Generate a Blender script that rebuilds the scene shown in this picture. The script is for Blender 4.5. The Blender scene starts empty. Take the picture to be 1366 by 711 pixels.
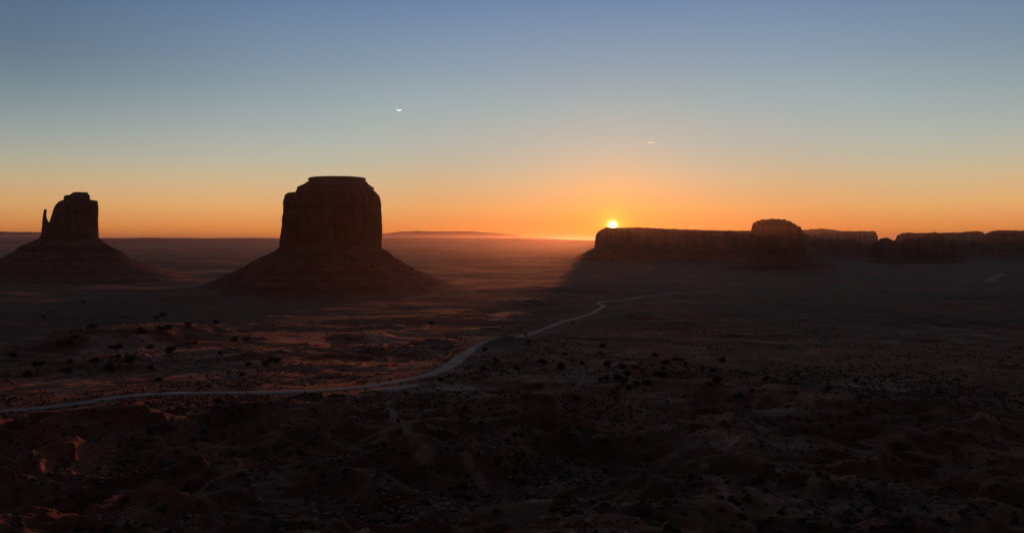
import bpy, math, random
import numpy as np

R = math.radians
SC = bpy.context.scene
COL = SC.collection
SEED = 7
random.seed(SEED)

# ------------------------------------------------------------------ camera
CAM_Z = 185.0
PW, PH, FPX = 1366.0, 711.0, 975.0
PITCH = math.atan((PH / 2 - 321.0) / FPX)           # horizon sits at row 321 of the photograph
cam_data = bpy.data.cameras.new('camera')
cam_data.sensor_width = 36.0
cam_data.lens = 36.0 * FPX / PW
cam_data.clip_start = 1.0
cam_data.clip_end = 250000.0
cam = bpy.data.objects.new('camera', cam_data)
COL.objects.link(cam)
cam.location = (0, 0, CAM_Z)
cam.rotation_euler = (R(90) - PITCH, 0, 0)
SC.camera = cam


def pdir(px, py):
    """direction of a pixel of the photograph in world space"""
    u = (px - PW / 2) / FPX
    v = (PH / 2 - py) / FPX
    cp, sp = math.cos(PITCH), math.sin(PITCH)
    return (u, cp + v * sp, -sp + v * cp)


def at(px, py, Y):
    """world point on that sight line at distance Y"""
    d = pdir(px, py)
    k = Y / d[1]
    return d[0] * k, Y, CAM_Z + d[2] * k


# ------------------------------------------------------------------ sun and sky
sd = pdir(817, 301.2)
SUN_AZ = math.atan2(sd[0], sd[1])
SUN_EL = math.atan2(sd[2], math.hypot(sd[0], sd[1]))
SUNV = (math.sin(SUN_AZ) * math.cos(SUN_EL), math.cos(SUN_AZ) * math.cos(SUN_EL), math.sin(SUN_EL))

sun = bpy.data.lights.new('sun', 'SUN')
sun.energy = 2.5
sun.color = (1.0, 0.25, 0.06)
sun.angle = R(0.53)
so = bpy.data.objects.new('sun', sun)
COL.objects.link(so)
so.rotation_euler = (R(90) - SUN_EL, 0, -SUN_AZ + R(180))
so.location = (0, 0, 1000)

EXPOSURE = 0.0
SC.view_settings.view_transform = 'Standard'
SC.view_settings.look = 'None'
SC.view_settings.gamma = 1.0
SC.view_settings.exposure = EXPOSURE
try:
    SC.view_settings.use_curve_mapping = False
except Exception:
    pass
SC.cycles.use_denoising = True
SC.cycles.max_bounces = 4
SC.cycles.volume_bounces = 1
SC.cycles.diffuse_bounces = 2


class NT:
    """small helper to write node trees as expressions"""
    def __init__(self, tree):
        self.t = tree

    def n(self, kind, **kw):
        nd = self.t.nodes.new(kind)
        for k, v in kw.items():
            setattr(nd, k, v)
        return nd

    def put(self, sock, v):
        if isinstance(v, bpy.types.NodeSocket):
            self.t.links.new(v, sock)
        else:
            sock.default_value = v

    def math(self, op, a, b=0.0, c=0.0, clamp=False):
        nd = self.n('ShaderNodeMath', operation=op)
        nd.use_clamp = clamp
        self.put(nd.inputs[0], a)
        self.put(nd.inputs[1], b)
        self.put(nd.inputs[2], c)
        return nd.outputs[0]

    def ramp(self, fac, stops, interp='LINEAR'):
        nd = self.n('ShaderNodeValToRGB')
        cr = nd.color_ramp
        cr.interpolation = interp
        while len(cr.elements) < len(stops):
            cr.elements.new(0.5)
        for e, (p, c) in zip(cr.elements, stops):
            e.position = p
            e.color = tuple(c) + (1,) if len(c) == 3 else c
        self.put(nd.inputs[0], fac)
        return nd.outputs[0]

    def mix(self, fac, a, b, mode='MIX'):
        nd = self.n('ShaderNodeMix', data_type='RGBA', blend_type=mode)
        self.put(nd.inputs[0], fac)
        self.put(nd.inputs[6], a)
        self.put(nd.inputs[7], b)
        return nd.outputs[2]

    def noise(self, vec, scale, detail=4, rough=0.55, dist=0.0):
        nd = self.n('ShaderNodeTexNoise')
        self.put(nd.inputs['Vector'], vec)
        nd.inputs['Scale'].default_value = scale
        nd.inputs['Detail'].default_value = detail
        nd.inputs['Roughness'].default_value = rough
        nd.inputs['Distortion'].default_value = dist
        return nd.outputs[0]

    def smooth(self, v, lo, hi):
        nd = self.n('ShaderNodeMapRange', interpolation_type='SMOOTHSTEP')
        self.put(nd.inputs[0], v)
        nd.inputs[1].default_value = lo
        nd.inputs[2].default_value = hi
        return nd.outputs[0]


def lin(r, g, b):
    f = lambda c: (c / 255 / 12.92) if c <= 10 else ((c / 255 + 0.055) / 1.055) ** 2.4
    return (f(r), f(g), f(b))


world = bpy.data.worlds.new('World')
SC.world = world
world.use_nodes = True
wt = NT(world.node_tree)
bg = world.node_tree.nodes['Background']
sky = wt.n('ShaderNodeTexSky', sky_type='NISHITA')
sky.sun_disc = False
sky.sun_elevation = SUN_EL
sky.sun_rotation = SUN_AZ
sky.altitude = 1600
sky.dust_density = 2.0
tc = wt.n('ShaderNodeTexCoord').outputs['Generated']
sep = wt.n('ShaderNodeSeparateXYZ')
wt.put(sep.inputs[0], tc)
elev = wt.math('ARCSINE', sep.outputs[2])                       # elevation of the view direction in radians
dotn = wt.n('ShaderNodeVectorMath', operation='DOT_PRODUCT')
wt.put(dotn.inputs[0], tc)
dotn.inputs[1].default_value = SUNV
ang = wt.math('ARCCOSINE', wt.math('MINIMUM', dotn.outputs['Value'], 1.0))   # angle from the sun
grad = wt.ramp(wt.math('MULTIPLY', elev, 1 / 1.5708), [
    (0.0, lin(196, 96, 42)),
    (0.0095, lin(242, 138, 66)),
    (0.027, lin(242, 170, 103)),
    (0.048, lin(222, 184, 138)),
    (0.064, lin(203, 187, 160)),
    (0.082, lin(187, 186, 174)),
    (0.112, lin(165, 179, 181)),
    (0.145, lin(144, 163, 181)),
    (0.200, lin(110, 139, 177)),
    (0.36, (0.055, 0.10, 0.21)),
    (1.0, (0.052, 0.044, 0.050))])
angn = wt.math('MULTIPLY', ang, 1 / math.pi)
side_hi = wt.ramp(angn, [
    (0.0, (1.12, 1.08, 1.03)), (0.10, (1.0, 1.0, 1.0)), (0.16, (0.80, 0.83, 0.86)), (0.235, (0.47, 0.53, 0.60)),
    (0.38, (0.40, 0.37, 0.38)), (0.5, (0.62, 0.50, 0.46)), (0.68, (0.15, 0.12, 0.13)), (1.0, (0.14, 0.11, 0.12))])
side_lo = wt.ramp(angn, [
    (0.0, (1.05, 1.05, 1.05)), (0.08, (1.0, 1.0, 1.0)), (0.12, (0.96, 1.08, 1.12)), (0.16, (0.98, 1.08, 1.16)), (0.235, (0.84, 1.0, 1.14)),
    (0.38, (0.34, 0.36, 0.45)), (0.68, (0.15, 0.12, 0.15)), (1.0, (0.14, 0.11, 0.14))])
side = wt.mix(wt.smooth(elev, R(2), R(13)), side_lo, side_hi)
skyc = wt.mix(1.0, grad, side, 'MULTIPLY')
# a little of the physical sky, held down near the sun
nish = wt.n('ShaderNodeVectorMath', operation='MINIMUM')
nsc = wt.n('ShaderNodeVectorMath', operation='SCALE')
wt.put(nsc.inputs[0], sky.outputs[0])
nsc.inputs[3].default_value = 0.06
wt.put(nish.inputs[0], nsc.outputs[0])
nish.inputs[1].default_value = (0.14, 0.17, 0.2)
skyc = wt.mix(0.10, skyc, nish.outputs[0])


def lobe(radius, power, col, acc):
    """aureole round the sun: col * 1/(1+(ang/radius)^power)"""
    q = wt.math('POWER', wt.math('DIVIDE', ang, radius), power)
    g = wt.math('DIVIDE', 1.0, wt.math('ADD', 1.0, q))
    s = wt.n('ShaderNodeVectorMath', operation='SCALE')
    s.inputs[0].default_value = col
    wt.put(s.inputs[3], g)
    a = wt.n('ShaderNodeVectorMath', operation='ADD')
    wt.put(a.inputs[0], acc)
    wt.put(a.inputs[1], s.outputs[0])
    return a.outputs[0]


skyc = lobe(R(5.0), 3.0, (0.18, 0.02, -0.035), skyc)
skyc = lobe(R(0.9), 2.6, (0.9, 0.30, 0.0), skyc)
skyc = lobe(R(0.25), 6.0, (14.0, 9.0, 3.0), skyc)
floor_ = wt.n('ShaderNodeVectorMath', operation='MAXIMUM')
wt.put(floor_.inputs[0], skyc)
floor_.inputs[1].default_value = (0.001, 0.001, 0.001)
wt.put(bg.inputs[0], floor_.outputs[0])
bg.inputs[1].default_value = 1.0

# ------------------------------------------------------------------ noise
_rng = np.random.RandomState(SEED)
_P = _rng.permutation(4096).astype(np.int64)
_G = np.stack([np.cos(np.linspace(0, 2 * np.pi, 4096, endpoint=False)), np.sin(np.linspace(0, 2 * np.pi, 4096, endpoint=False))], 1)


def pn(x, y, seed=0):
    """2-D gradient noise, about -0.7..0.7"""
    x = np.asarray(x, float) + seed * 17.31
    y = np.asarray(y, float) - seed * 9.77
    xi = np.floor(x).astype(np.int64)
    yi = np.floor(y).astype(np.int64)
    xf, yf = x - xi, y - yi

    def g(ix, iy, dx, dy):
        k = _P[(_P[(ix + seed) & 4095] + iy) & 4095]
        v = _G[k]
        return v[..., 0] * dx + v[..., 1] * dy
    u = xf * xf * xf * (xf * (xf * 6 - 15) + 10)
    v = yf * yf * yf * (yf * (yf * 6 - 15) + 10)
    a = g(xi, yi, xf, yf)
    b = g(xi + 1, yi, xf - 1, yf)
    c = g(xi, yi + 1, xf, yf - 1)
    d = g(xi + 1, yi + 1, xf - 1, yf - 1)
    return (a * (1 - u) + b * u) * (1 - v) + (c * (1 - u) + d * u) * v


def fbm(x, y, o=4, seed=0, gain=0.5):
    s, a = 0, 1.0
    for i in range(o):
        s = s + a * pn(x, y, seed + i * 3)
        x, y = x * 2.03 + 1.7, y * 2.03 - 3.1
        a *= gain
    return s


def ridged(x, y, o=4, seed=0, gain=0.5):
    s, a = 0, 1.0
    for i in range(o):
        s = s + a * (1 - np.abs(pn(x, y, seed + i * 5)) * 2.4)
        x, y = x * 2.1 + 5.2, y * 2.1 + 1.3
        a *= gain
    return s


def sst(v, a, b):
    t = np.clip((v - a) / (b - a), 0, 1)
    return t * t * (3 - 2 * t)


# ------------------------------------------------------------------ terrain height
_pd = np.array([1, 30, 60, 100, 150, 250, 400, 600, 900, 1400, 2200, 3500, 6500, 15000, 90000], float)
_pp = np.array([7, 17, 28, 43, 59, 77, 93, 106, 120, 140, 163, 174, 178, 182, 184], float)
_ld = np.linspace(0, math.log(90000), 1200)
_lp = np.interp(_ld, np.log(_pd), _pp)
_k = np.exp(-0.5 * (np.arange(-60, 61) / 20.0) ** 2)
_k /= _k.sum()
_lp = np.convolve(np.pad(_lp, 60, mode='edge'), _k, mode='valid')


def base_drop(d):
    return np.interp(np.log(np.maximum(d, 1)), _ld, _lp)


def flat_at(px, py):
    """point of the smooth ground profile on a sight line"""
    d = pdir(px, py)
    slope = -d[2] / math.hypot(d[0], d[1])
    ds = np.exp(np.linspace(3, math.log(80000), 4000))
    r = ds[np.argmax(base_drop(ds) / ds < slope)]
    h = math.hypot(d[0], d[1])
    return d[0] / h * r, d[1] / h * r


# mounds: (px, py, height, radius across, radius along, rotation)
MOUNDS = []
for px, py, hh, ra, rb, flat in [
        (190, 455, 15, 90, 110, 2.4), (690, 404, 9, 70, 90, 1.2), (730, 388, 8, 90, 120, 1), (655, 432, 6, 80, 60, 1), (600, 398, 6, 120, 80, 1), (300, 478, 7, 85, 60, 1.0), (130, 480, 6, 60, 50, 1),
        (590, 536, 6.5, 30, 20, 1.2), (622, 458, 6, 60, 40, 2.5), (690, 480, 5, 60, 50, 1),
        (860, 500, 6, 60, 45, 1), (420, 470, 5, 80, 50, 1), (910, 535, 8, 60, 30, 1),
        (350, 560, 9, 38, 26, 1), (120, 585, 9, 36, 20, 1), (30, 585, 7, 30, 20, 1), (240, 600, 8, 30, 18, 1),
        (560, 640, 9, 24, 16, 1), (420, 610, 6, 26, 14, 1), (760, 620, 6, 40, 18, 1), (1150, 560, 9, 90, 30, 1),
        (1290, 520, 8, 90, 40, 1), (1000, 690, 5, 20, 12, 1), (500, 430, 6, 160, 70, 1), (60, 425, 6, 120, 60, 1)]:
    mx, my = flat_at(px, py)
    MOUNDS.append((mx, my, hh, ra, rb, flat))

ROADS_PX = {
    'main': [(-60, 552), (0, 548), (50, 545), (90, 541), (130, 533), (165, 527.5), (210, 524.5), (270, 524), (340, 523.5), (400, 522),
             (440, 520), (480, 516.5), (520, 510.5), (550, 505), (580, 498), (598, 489), (612, 479), (626, 468), (640, 459), (655, 454),
             (685, 451), (705, 446), (722, 440), (738, 434), (750, 429), (762, 426), (776, 422.5), (790, 417.5), (802, 410.5),
             (806, 407.5), (797, 404.5), (800, 402.5), (822, 401.5), (842, 398.5), (862, 394.5), (900, 391), (960, 389)],
}


def terrain0(x, y):
    d = np.hypot(x, y)
    az = np.arctan2(x, y)
    # break the even rings of the profile with slow noise
    w = fbm(x / 900.0, y / 900.0, 3, 40)
    dd = d * (1 + 0.16 * w * sst(d, 60, 400) * (1 - 0.8 * sst(d, 2500, 6000)))
    h = CAM_Z - base_drop(dd)
    far = sst(d, 2500, 7000)
    mid = sst(d, 350, 900)
    h = h + fbm(x / 620.0, y / 420.0, 4, 3) * (9 * mid * (1 - far) + 13 * far)
    h = h + fbm(x / 2600.0, y / 900.0, 3, 61) * 22 * far * (1 - sst(d, 16000, 30000))
    # low ridges and washes in the middle distance
    r = ridged(x / 240.0 + fbm(x / 300.0, y / 300.0, 2, 12), y / 150.0, 3, 21)
    h = h + (r - 0.9) * 3.6 * sst(d, 300, 700) * (1 - sst(d, 1800, 3500))
    # gullied badland ridges close below the viewpoint
    wx = x + 26 * fbm(x / 70.0, y / 70.0, 3, 31)
    wy = y + 26 * fbm(x / 70.0, y / 70.0, 3, 37)
    r = ridged(wx / 105.0, wy / 80.0, 4, 51, 0.48)
    h = h + (r - 0.95) * 10.0 * sst(d, 40, 160) * (1 - sst(d, 330, 620))
    r = ridged((wx + wy * 0.4) / 36.0, (wy - wx * 0.4) / 24.0, 4, 71, 0.5)
    h = h + (r - 0.9) * 1.5 * sst(d, 30, 90) * (1 - 0.82 * sst(d, 380, 900)) * (1 - sst(d, 1500, 2600))
    h = h + fbm(x / 14.0, y / 14.0, 4, 81) * 0.9 * (1 - 0.6 * sst(d, 300, 800)) * (1 - sst(d, 1500, 3000))
    # broken rock and small cuts on the nearest slopes
    nr = 1 - sst(d, 260, 520)
    h = h + (ridged(x / 9.0 + 0.5 * fbm(x / 20.0, y / 20.0, 2, 121), y / 7.0, 3, 123) - 0.9) * 0.75 * nr * sst(fbm(x / 45.0, y / 45.0, 3, 127), -0.15, 0.25)
    for (mx, my, hh, ra, rb, flat) in MOUNDS:
        q = ((x - mx) / ra) ** 2 + ((y - my) / rb) ** 2
        q = q * (1 + 0.7 * fbm(x / 40.0, y / 40.0, 2, 91))
        h = h + hh * np.exp(-np.clip(q, 0, 50) ** flat * 0.9)
    # rock ledges: the slope drops in steps where the hard beds crop out
    msk = sst(fbm(x / 160.0, y / 110.0, 3, 101), 0.0, 0.25) * (1 - sst(d, 900, 1600)) * sst(d, 40, 120)
    st = 3.4
    hz = h + 1.6 * fbm(x / 120.0, y / 120.0, 2, 111)
    q = hz / st
    f = q - np.floor(q)
    f2 = sst(f, 0.36, 0.64)
    h = h + msk * 0.85 * (f2 - f) * st
    return h


def march(px, py, hf=None):
    d = pdir(px, py)
    hf = hf or terrain0
    t = np.exp(np.linspace(math.log(70), math.log(12000), 3500))
    k = t / math.hypot(d[0], d[1])
    X, Y, Z = d[0] * k, d[1] * k, CAM_Z + d[2] * k
    hit = Z <= hf(X, Y)
    i = int(np.argmax(hit)) if hit.any() else -1
    return float(X[i]), float(Y[i])


def smooth_path(pts, step):
    p = np.array(pts, float)
    seg = np.r_[0, np.cumsum(np.hypot(*np.diff(p[:, :2], axis=0).T))]
    n = max(8, int(seg[-1] / step))
    s = np.linspace(0, seg[-1], n)
    out = np.stack([np.interp(s, seg, p[:, i]) for i in range(p.shape[1])], 1)
    m = max(1, int(14 / step))
    for _ in range(3):
        q = np.pad(out, ((m, m), (0, 0)), mode='edge')
        c = np.cumsum(np.vstack([np.zeros((1, out.shape[1])), q]), 0)
        w = 2 * m + 1
        sm = (c[w:] - c[:-w]) / w
        sm[0], sm[-1] = out[0], out[-1]
        out = sm
    return out


road_pts = []
for px, py in ROADS_PX['main']:
    road_pts.append(flat_at(px, py))
# walk each road point to where the real relief puts that sight line
road_path = smooth_path(road_pts, 4.0)
rz = terrain0(road_path[:, 0], road_path[:, 1])
for _ in range(4):
    rz = np.convolve(np.pad(rz, 12, mode='edge'), np.ones(25) / 25, mode='valid')
# correct the path once against the smoothed heights, keeping the sight lines of the photograph
pp = []
for px, py in ROADS_PX['main']:
    fx, fy = flat_at(px, py)
    i = int(np.argmin((road_path[:, 0] - fx) ** 2 + (road_path[:, 1] - fy) ** 2))
    d = pdir(px, py)
    k = (rz[i] - CAM_Z) / d[2]
    k = min(max(k, 0.75 * fy / d[1]), 1.3 * fy / d[1])
    pp.append((d[0] * k, d[1] * k, CAM_Z + d[2] * k))
road_path = smooth_path(pp, 3.0)
ROAD_W = 4.6
# the near slopes drop away below the road, so the stretch up to the overlook lies open to view
_ra = np.arctan2(road_path[:, 0], road_path[:, 1])
_rr = np.hypot(road_path[:, 0], road_path[:, 1])
_sel = (_ra > math.atan((20 - 683) / FPX)) & (_ra < math.atan((645 - 683) / FPX))
_o = np.argsort(_ra[_sel])
_raz, _rd = _ra[_sel][_o], _rr[_sel][_o]
_rsl = (road_path[_sel, 2][_o] - CAM_Z) / _rd


RISES = [flat_at(682, 459) + (6.5, 22, 14), flat_at(662, 462) + (2.5, 14, 12)]


def terrain(x, y):
    h = terrain0(x, y)
    shp = h.shape
    xf, yf, hf = np.ravel(x), np.ravel(y), np.array(h).ravel()
    near = np.where((xf > road_path[:, 0].min() - 60) & (xf < road_path[:, 0].max() + 60) & (yf > road_path[:, 1].min() - 60) & (yf < road_path[:, 1].max() + 60))[0]
    if len(near):
        best = np.full(len(near), 1e9)
        bz = np.zeros(len(near))
        sub = road_path[::3]
        X, Y = xf[near], yf[near]
        for c0 in range(0, len(near), 40000):
            a = slice(c0, c0 + 40000)
            dx = X[a, None] - sub[None, :, 0]
            dy = Y[a, None] - sub[None, :, 1]
            dist = dx * dx + dy * dy
            j = dist.argmin(1)
            best[a] = np.sqrt(dist[np.arange(len(j)), j])
            # interpolate the height along the path
            wgt = 1.0 / (dist + 20.0) ** 2
            bz[a] = (wgt * sub[None, :, 2]).sum(1) / wgt.sum(1)
        m = 1 - sst(best, 7.0, 42.0)
        hf[near] = hf[near] * (1 - m) + bz * m
    for (mx, my, hh, ra, rb) in RISES:
        hf = hf + hh * np.exp(-((xf - mx) / ra) ** 2 - ((yf - my) / rb) ** 2)
    az, d = np.arctan2(xf, yf), np.hypot(xf, yf)
    lim = CAM_Z + np.interp(az, _raz, _rsl) * d - 0.5 - 0.012 * (np.interp(az, _raz, _rd) - d)
    ok = (az > _raz[0]) & (az < _raz[-1]) & (d < np.interp(az, _raz, _rd) - 6) & (d > 40)
    hf = np.where(ok & (hf > lim), lim - 0.02 * (hf - lim), hf)
    return hf.reshape(shp)


# ------------------------------------------------------------------ materials
def new_mat(name):
    m = bpy.data.materials.new(name)
    m.use_nodes = True
    t = NT(m.node_tree)
    b = m.node_tree.nodes['Principled BSDF']
    b.inputs['Roughness'].default_value = 0.95
    b.inputs['Specular IOR Level'].default_value = 0.15
    return m, t, b


def bump(t, b, height, strength, dist):
    n = t.n('ShaderNodeBump')
    n.inputs['Strength'].default_value = strength
    n.inputs['Distance'].default_value = dist
    t.put(n.inputs['Height'], height)
    t.put(b.inputs['Normal'], n.outputs[0])


def scaled(t, vec, s):
    m = t.n('ShaderNodeVectorMath', operation='MULTIPLY')
    t.put(m.inputs[0], vec)
    m.inputs[1].default_value = s
    return m.outputs[0]


def ground_material():
    m, t, b = new_mat('desert_soil')
    pos = t.n('ShaderNodeNewGeometry').outputs['Position']
    big = t.noise(scaled(t, pos, (1, 1, 0.4)), 0.0021, 6, 0.6, 0.4)
    midn = t.noise(pos, 0.017, 8, 0.62, 0.6)
    fine = t.noise(pos, 0.22, 8, 0.7)
    grit = t.noise(pos, 1.6, 5, 0.7)
    red = t.ramp(midn, [(0.30, (0.17, 0.050, 0.028)), (0.50, (0.29, 0.092, 0.050)), (0.70, (0.40, 0.17, 0.10))])
    pale = t.ramp(fine, [(0.3, (0.33, 0.165, 0.105)), (0.7, (0.47, 0.275, 0.185))])
    c = t.mix(t.smooth(t.math('ADD', t.math('MULTIPLY', big, 0.6), t.math('MULTIPLY', midn, 0.55)), 0.58, 0.70), red, pale)
    # low sage and grass: grey green ground tint in broad patches
    sage = t.ramp(fine, [(0.35, (0.060, 0.050, 0.030)), (0.65, (0.12, 0.10, 0.065))])
    sn = t.noise(pos, 0.006, 7, 0.68, 0.5)
    c = t.mix(t.math('MULTIPLY', t.smooth(sn, 0.48, 0.64), 0.6), c, sage)
    fa = t.n('ShaderNodeAttribute')
    fa.attribute_name = 'sage_flat'
    c = t.mix(t.math('MULTIPLY', fa.outputs['Fac'], t.math('ADD', 0.35, t.math('MULTIPLY', t.smooth(big, 0.35, 0.6), 0.65))), c, sage)
    # sub-pixel scrub: dark spots
    v = t.n('ShaderNodeTexVoronoi')
    t.put(v.inputs['Vector'], pos)
    v.inputs['Scale'].default_value = 0.16
    v.inputs['Randomness'].default_value = 1.0
    spot = t.math('SUBTRACT', 1.0, t.smooth(t.math('ADD', v.outputs['Distance'], t.math('MULTIPLY', fine, 0.45)), 0.36, 0.56))
    c = t.mix(t.math('MULTIPLY', spot, t.math('MULTIPLY', t.smooth(t.noise(pos, 0.008, 5, 0.6), 0.38, 0.55), 0.85)), c, (0.035, 0.03, 0.02, 1))
    v2 = t.n('ShaderNodeTexVoronoi')
    t.put(v2.inputs['Vector'], pos)
    v2.inputs['Scale'].default_value = 0.035
    spot2 = t.math('SUBTRACT', 1.0, t.smooth(t.math('ADD', v2.outputs['Distance'], t.math('MULTIPLY', fine, 0.5)), 0.34, 0.52))
    c = t.mix(t.math('MULTIPLY', spot2, 0.3), c, (0.05, 0.035, 0.025, 1))
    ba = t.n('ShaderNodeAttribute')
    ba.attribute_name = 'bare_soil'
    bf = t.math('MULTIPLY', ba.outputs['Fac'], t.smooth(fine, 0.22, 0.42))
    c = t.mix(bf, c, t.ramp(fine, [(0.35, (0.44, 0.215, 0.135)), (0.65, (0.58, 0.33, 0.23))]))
    g = t.ramp(grit, [(0.25, (0.62, 0.62, 0.62)), (0.75, (1.3, 1.3, 1.3))])
    c = t.mix(1.0, c, g, 'MULTIPLY')
    t.put(b.inputs['Base Color'], c)
    hgt = t.math('ADD', t.math('MULTIPLY', fine, 1.0), t.math('MULTIPLY', grit, 0.25))
    bump(t, b, hgt, 0.9, 2.2)
    return m


def rock_material(name, streak=True, tint=(1, 1, 1), scale=1.0):
    m, t, b = new_mat(name)
    pos = t.n('ShaderNodeTexCoord').outputs['Object']
    lay = t.noise(scaled(t, pos, (0.0012 * scale, 0.0012 * scale, 0.06 * scale)), 1.0, 6, 0.65)
    gen = t.noise(pos, 0.02 * scale, 7, 0.65, 0.3)
    c = t.ramp(gen, [(0.3, (0.13 * tint[0], 0.05 * tint[1], 0.03 * tint[2])), (0.55, (0.27 * tint[0], 0.11 * tint[1], 0.065 * tint[2])),
                     (0.75, (0.38 * tint[0], 0.18 * tint[1], 0.11 * tint[2]))])
    c = t.mix(0.35 if streak else 0.55, c, t.ramp(lay, [(0.38, (0.45, 0.43, 0.43)), (0.48, (0.9, 0.9, 0.9)), (0.58, (1.4, 1.3, 1.25))]), 'MULTIPLY')
    hgt = gen
    if streak:
        st = t.noise(scaled(t, pos, (0.07 * scale, 0.07 * scale, 0.006 * scale)), 1.0, 7, 0.7, 0.2)
        c = t.mix(0.85, c, t.ramp(st, [(0.36, (0.5, 0.47, 0.46)), (0.52, (1, 1, 1)), (0.68, (1.3, 1.22, 1.2))]), 'MULTIPLY')
        hgt = t.math('ADD', t.math('MULTIPLY', st, 1.4), t.math('MULTIPLY', gen, 0.4))
        bump(t, b, hgt, 0.8, 7.0)
    else:
        f = t.noise(pos, 0.12 * scale, 7, 0.7)
        c = t.mix(0.7, c, t.ramp(f, [(0.35, (0.5, 0.5, 0.5)), (0.65, (1.3, 1.3, 1.3))]), 'MULTIPLY')
        hgt = t.math('ADD', t.math('MULTIPLY', f, 1.0), t.math('MULTIPLY', lay, 1.0))
        bump(t, b, hgt, 0.8, 4.0)
    t.put(b.inputs['Base Color'], c)
    return m


def plain_material(name, c0, c1, scale, rough=0.9, bumpd=0.0, metal=0.0, spec=0.2):
    m, t, b = new_mat(name)
    pos = t.n('ShaderNodeTexCoord').outputs['Object']
    n = t.noise(pos, scale, 5, 0.65)
    t.put(b.inputs['Base Color'], t.ramp(n, [(0.3, c0), (0.7, c1)]))
    b.inputs['Roughness'].default_value = rough
    b.inputs['Metallic'].default_value = metal
    b.inputs['Specular IOR Level'].default_value = spec
    if bumpd:
        bump(t, b, n, 0.6, bumpd)
    return m


M_GROUND = ground_material()
M_CLIFF = rock_material('red_sandstone_cliff', tint=(0.75, 0.82, 0.9))
M_CAP = rock_material('sandstone_cap', streak=False, tint=(0.9, 0.95, 1))
M_TALUS = rock_material('shale_talus', streak=False, tint=(0.85, 0.85, 0.9))
M_MESA = rock_material('far_sandstone_cliff', tint=(0.7, 0.8, 0.9), scale=0.4)
M_ROAD = plain_material('graded_dirt_road', (0.29, 0.225, 0.17), (0.47, 0.38, 0.30), 0.045, 0.95, 0.15)
M_PATH = plain_material('pale_wash_sand', (0.30, 0.20, 0.15), (0.46, 0.33, 0.26), 0.2, 0.95, 0.3)
M_LEAF = plain_material('juniper_foliage', (0.022, 0.030, 0.014), (0.055, 0.065, 0.03), 1.3)
M_BARK = plain_material('juniper_bark', (0.07, 0.05, 0.04), (0.14, 0.11, 0.09), 4.0, 0.95, 0.03)
M_SAGE = plain_material('sagebrush', (0.050, 0.036, 0.020), (0.10, 0.078, 0.048), 0.08)
M_BOULDER = plain_material('loose_sandstone', (0.17, 0.075, 0.05), (0.40, 0.24, 0.17), 0.5, 0.95, 0.4)


# ------------------------------------------------------------------ mesh helpers
def mesh_obj(name, verts, faces, mat, parent=None, smooth=False):
    """verts Nx3, faces Mx4 or Mx3 arrays (or a list of lists)"""
    me = bpy.data.meshes.new(name)
    if isinstance(faces, np.ndarray):
        verts = np.asarray(verts, np.float32)
        k = faces.shape[1]
        me.vertices.add(len(verts))
        me.vertices.foreach_set('co', verts.ravel())
        me.loops.add(faces.size)
        me.loops.foreach_set('vertex_index', faces.astype(np.int32).ravel())
        me.polygons.add(len(faces))
        me.polygons.foreach_set('loop_start', np.arange(0, faces.size, k, dtype=np.int32))
        me.polygons.foreach_set('loop_total', np.full(len(faces), k, np.int32))
        me.update(calc_edges=True)
    else:
        me.from_pydata([tuple(v) for v in verts], [], faces)
    me.polygons.foreach_set('use_smooth', np.full(len(me.polygons), smooth))
    me.update()
    me.materials.append(mat)
    o = bpy.data.objects.new(name, me)
    COL.objects.link(o)
    if parent is not None:
        o.parent = parent
    return o


def tag(o, label=None, cat=None, group=None, kind=None):
    if label:
        o['label'] = label
    if cat:
        o['category'] = cat
    if group:
        o['group'] = group
    if kind:
        o['kind'] = kind
    return o


def thing(name, label, cat, loc, group=None, rz=0.0):
    o = bpy.data.objects.new(name, None)
    o.empty_display_size = 1.0
    COL.objects.link(o)
    o.location = loc
    o.rotation_euler = (0, 0, rz)
    return tag(o, label, cat, group)


def grid_faces(nu, nv, wrap):
    """quads of a grid of nv rows with nu columns"""
    i = np.arange(nu if wrap else nu - 1)
    j = np.arange(nv - 1)
    I, J = np.meshgrid(i, j)
    I, J = I.ravel(), J.ravel()
    I2 = (I + 1) % nu
    return np.stack([J * nu + I, J * nu + I2, (J + 1) * nu + I2, (J + 1) * nu + I], 1)


# ------------------------------------------------------------------ ground
rings = np.r_[np.exp(np.linspace(math.log(1.5), math.log(90), 60))[:-1],
              np.exp(np.linspace(math.log(90), math.log(3600), 1080))[:-1],
              np.exp(np.linspace(math.log(3600), math.log(70000), 240))]
azs = np.r_[np.linspace(-R(46), R(46), 1250), np.linspace(R(46), R(314), 122)[1:-1]]
AA, RR = np.meshgrid(azs, rings)
GX, GY = np.sin(AA) * RR, np.cos(AA) * RR
GZ = terrain(GX, GY)
gv = np.stack([GX.ravel(), GY.ravel(), GZ.ravel()], 1)
gf = grid_faces(len(azs), len(rings), True)[:, ::-1]
# close the hole at the viewpoint
cv = len(gv)
gv = np.vstack([gv, [[0, 0, CAM_Z - 7]]])
na = len(azs)
cap = np.stack([np.full(na, cv), np.arange(na), (np.arange(na) + 1) % na, np.full(na, cv)], 1)
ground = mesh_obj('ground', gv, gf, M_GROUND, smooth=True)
tag(ground, 'red desert floor with scrub, washes and rocky ridges stretching to the horizon', None, None, 'structure')
GZ_MIN = float(GZ.min())


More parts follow.
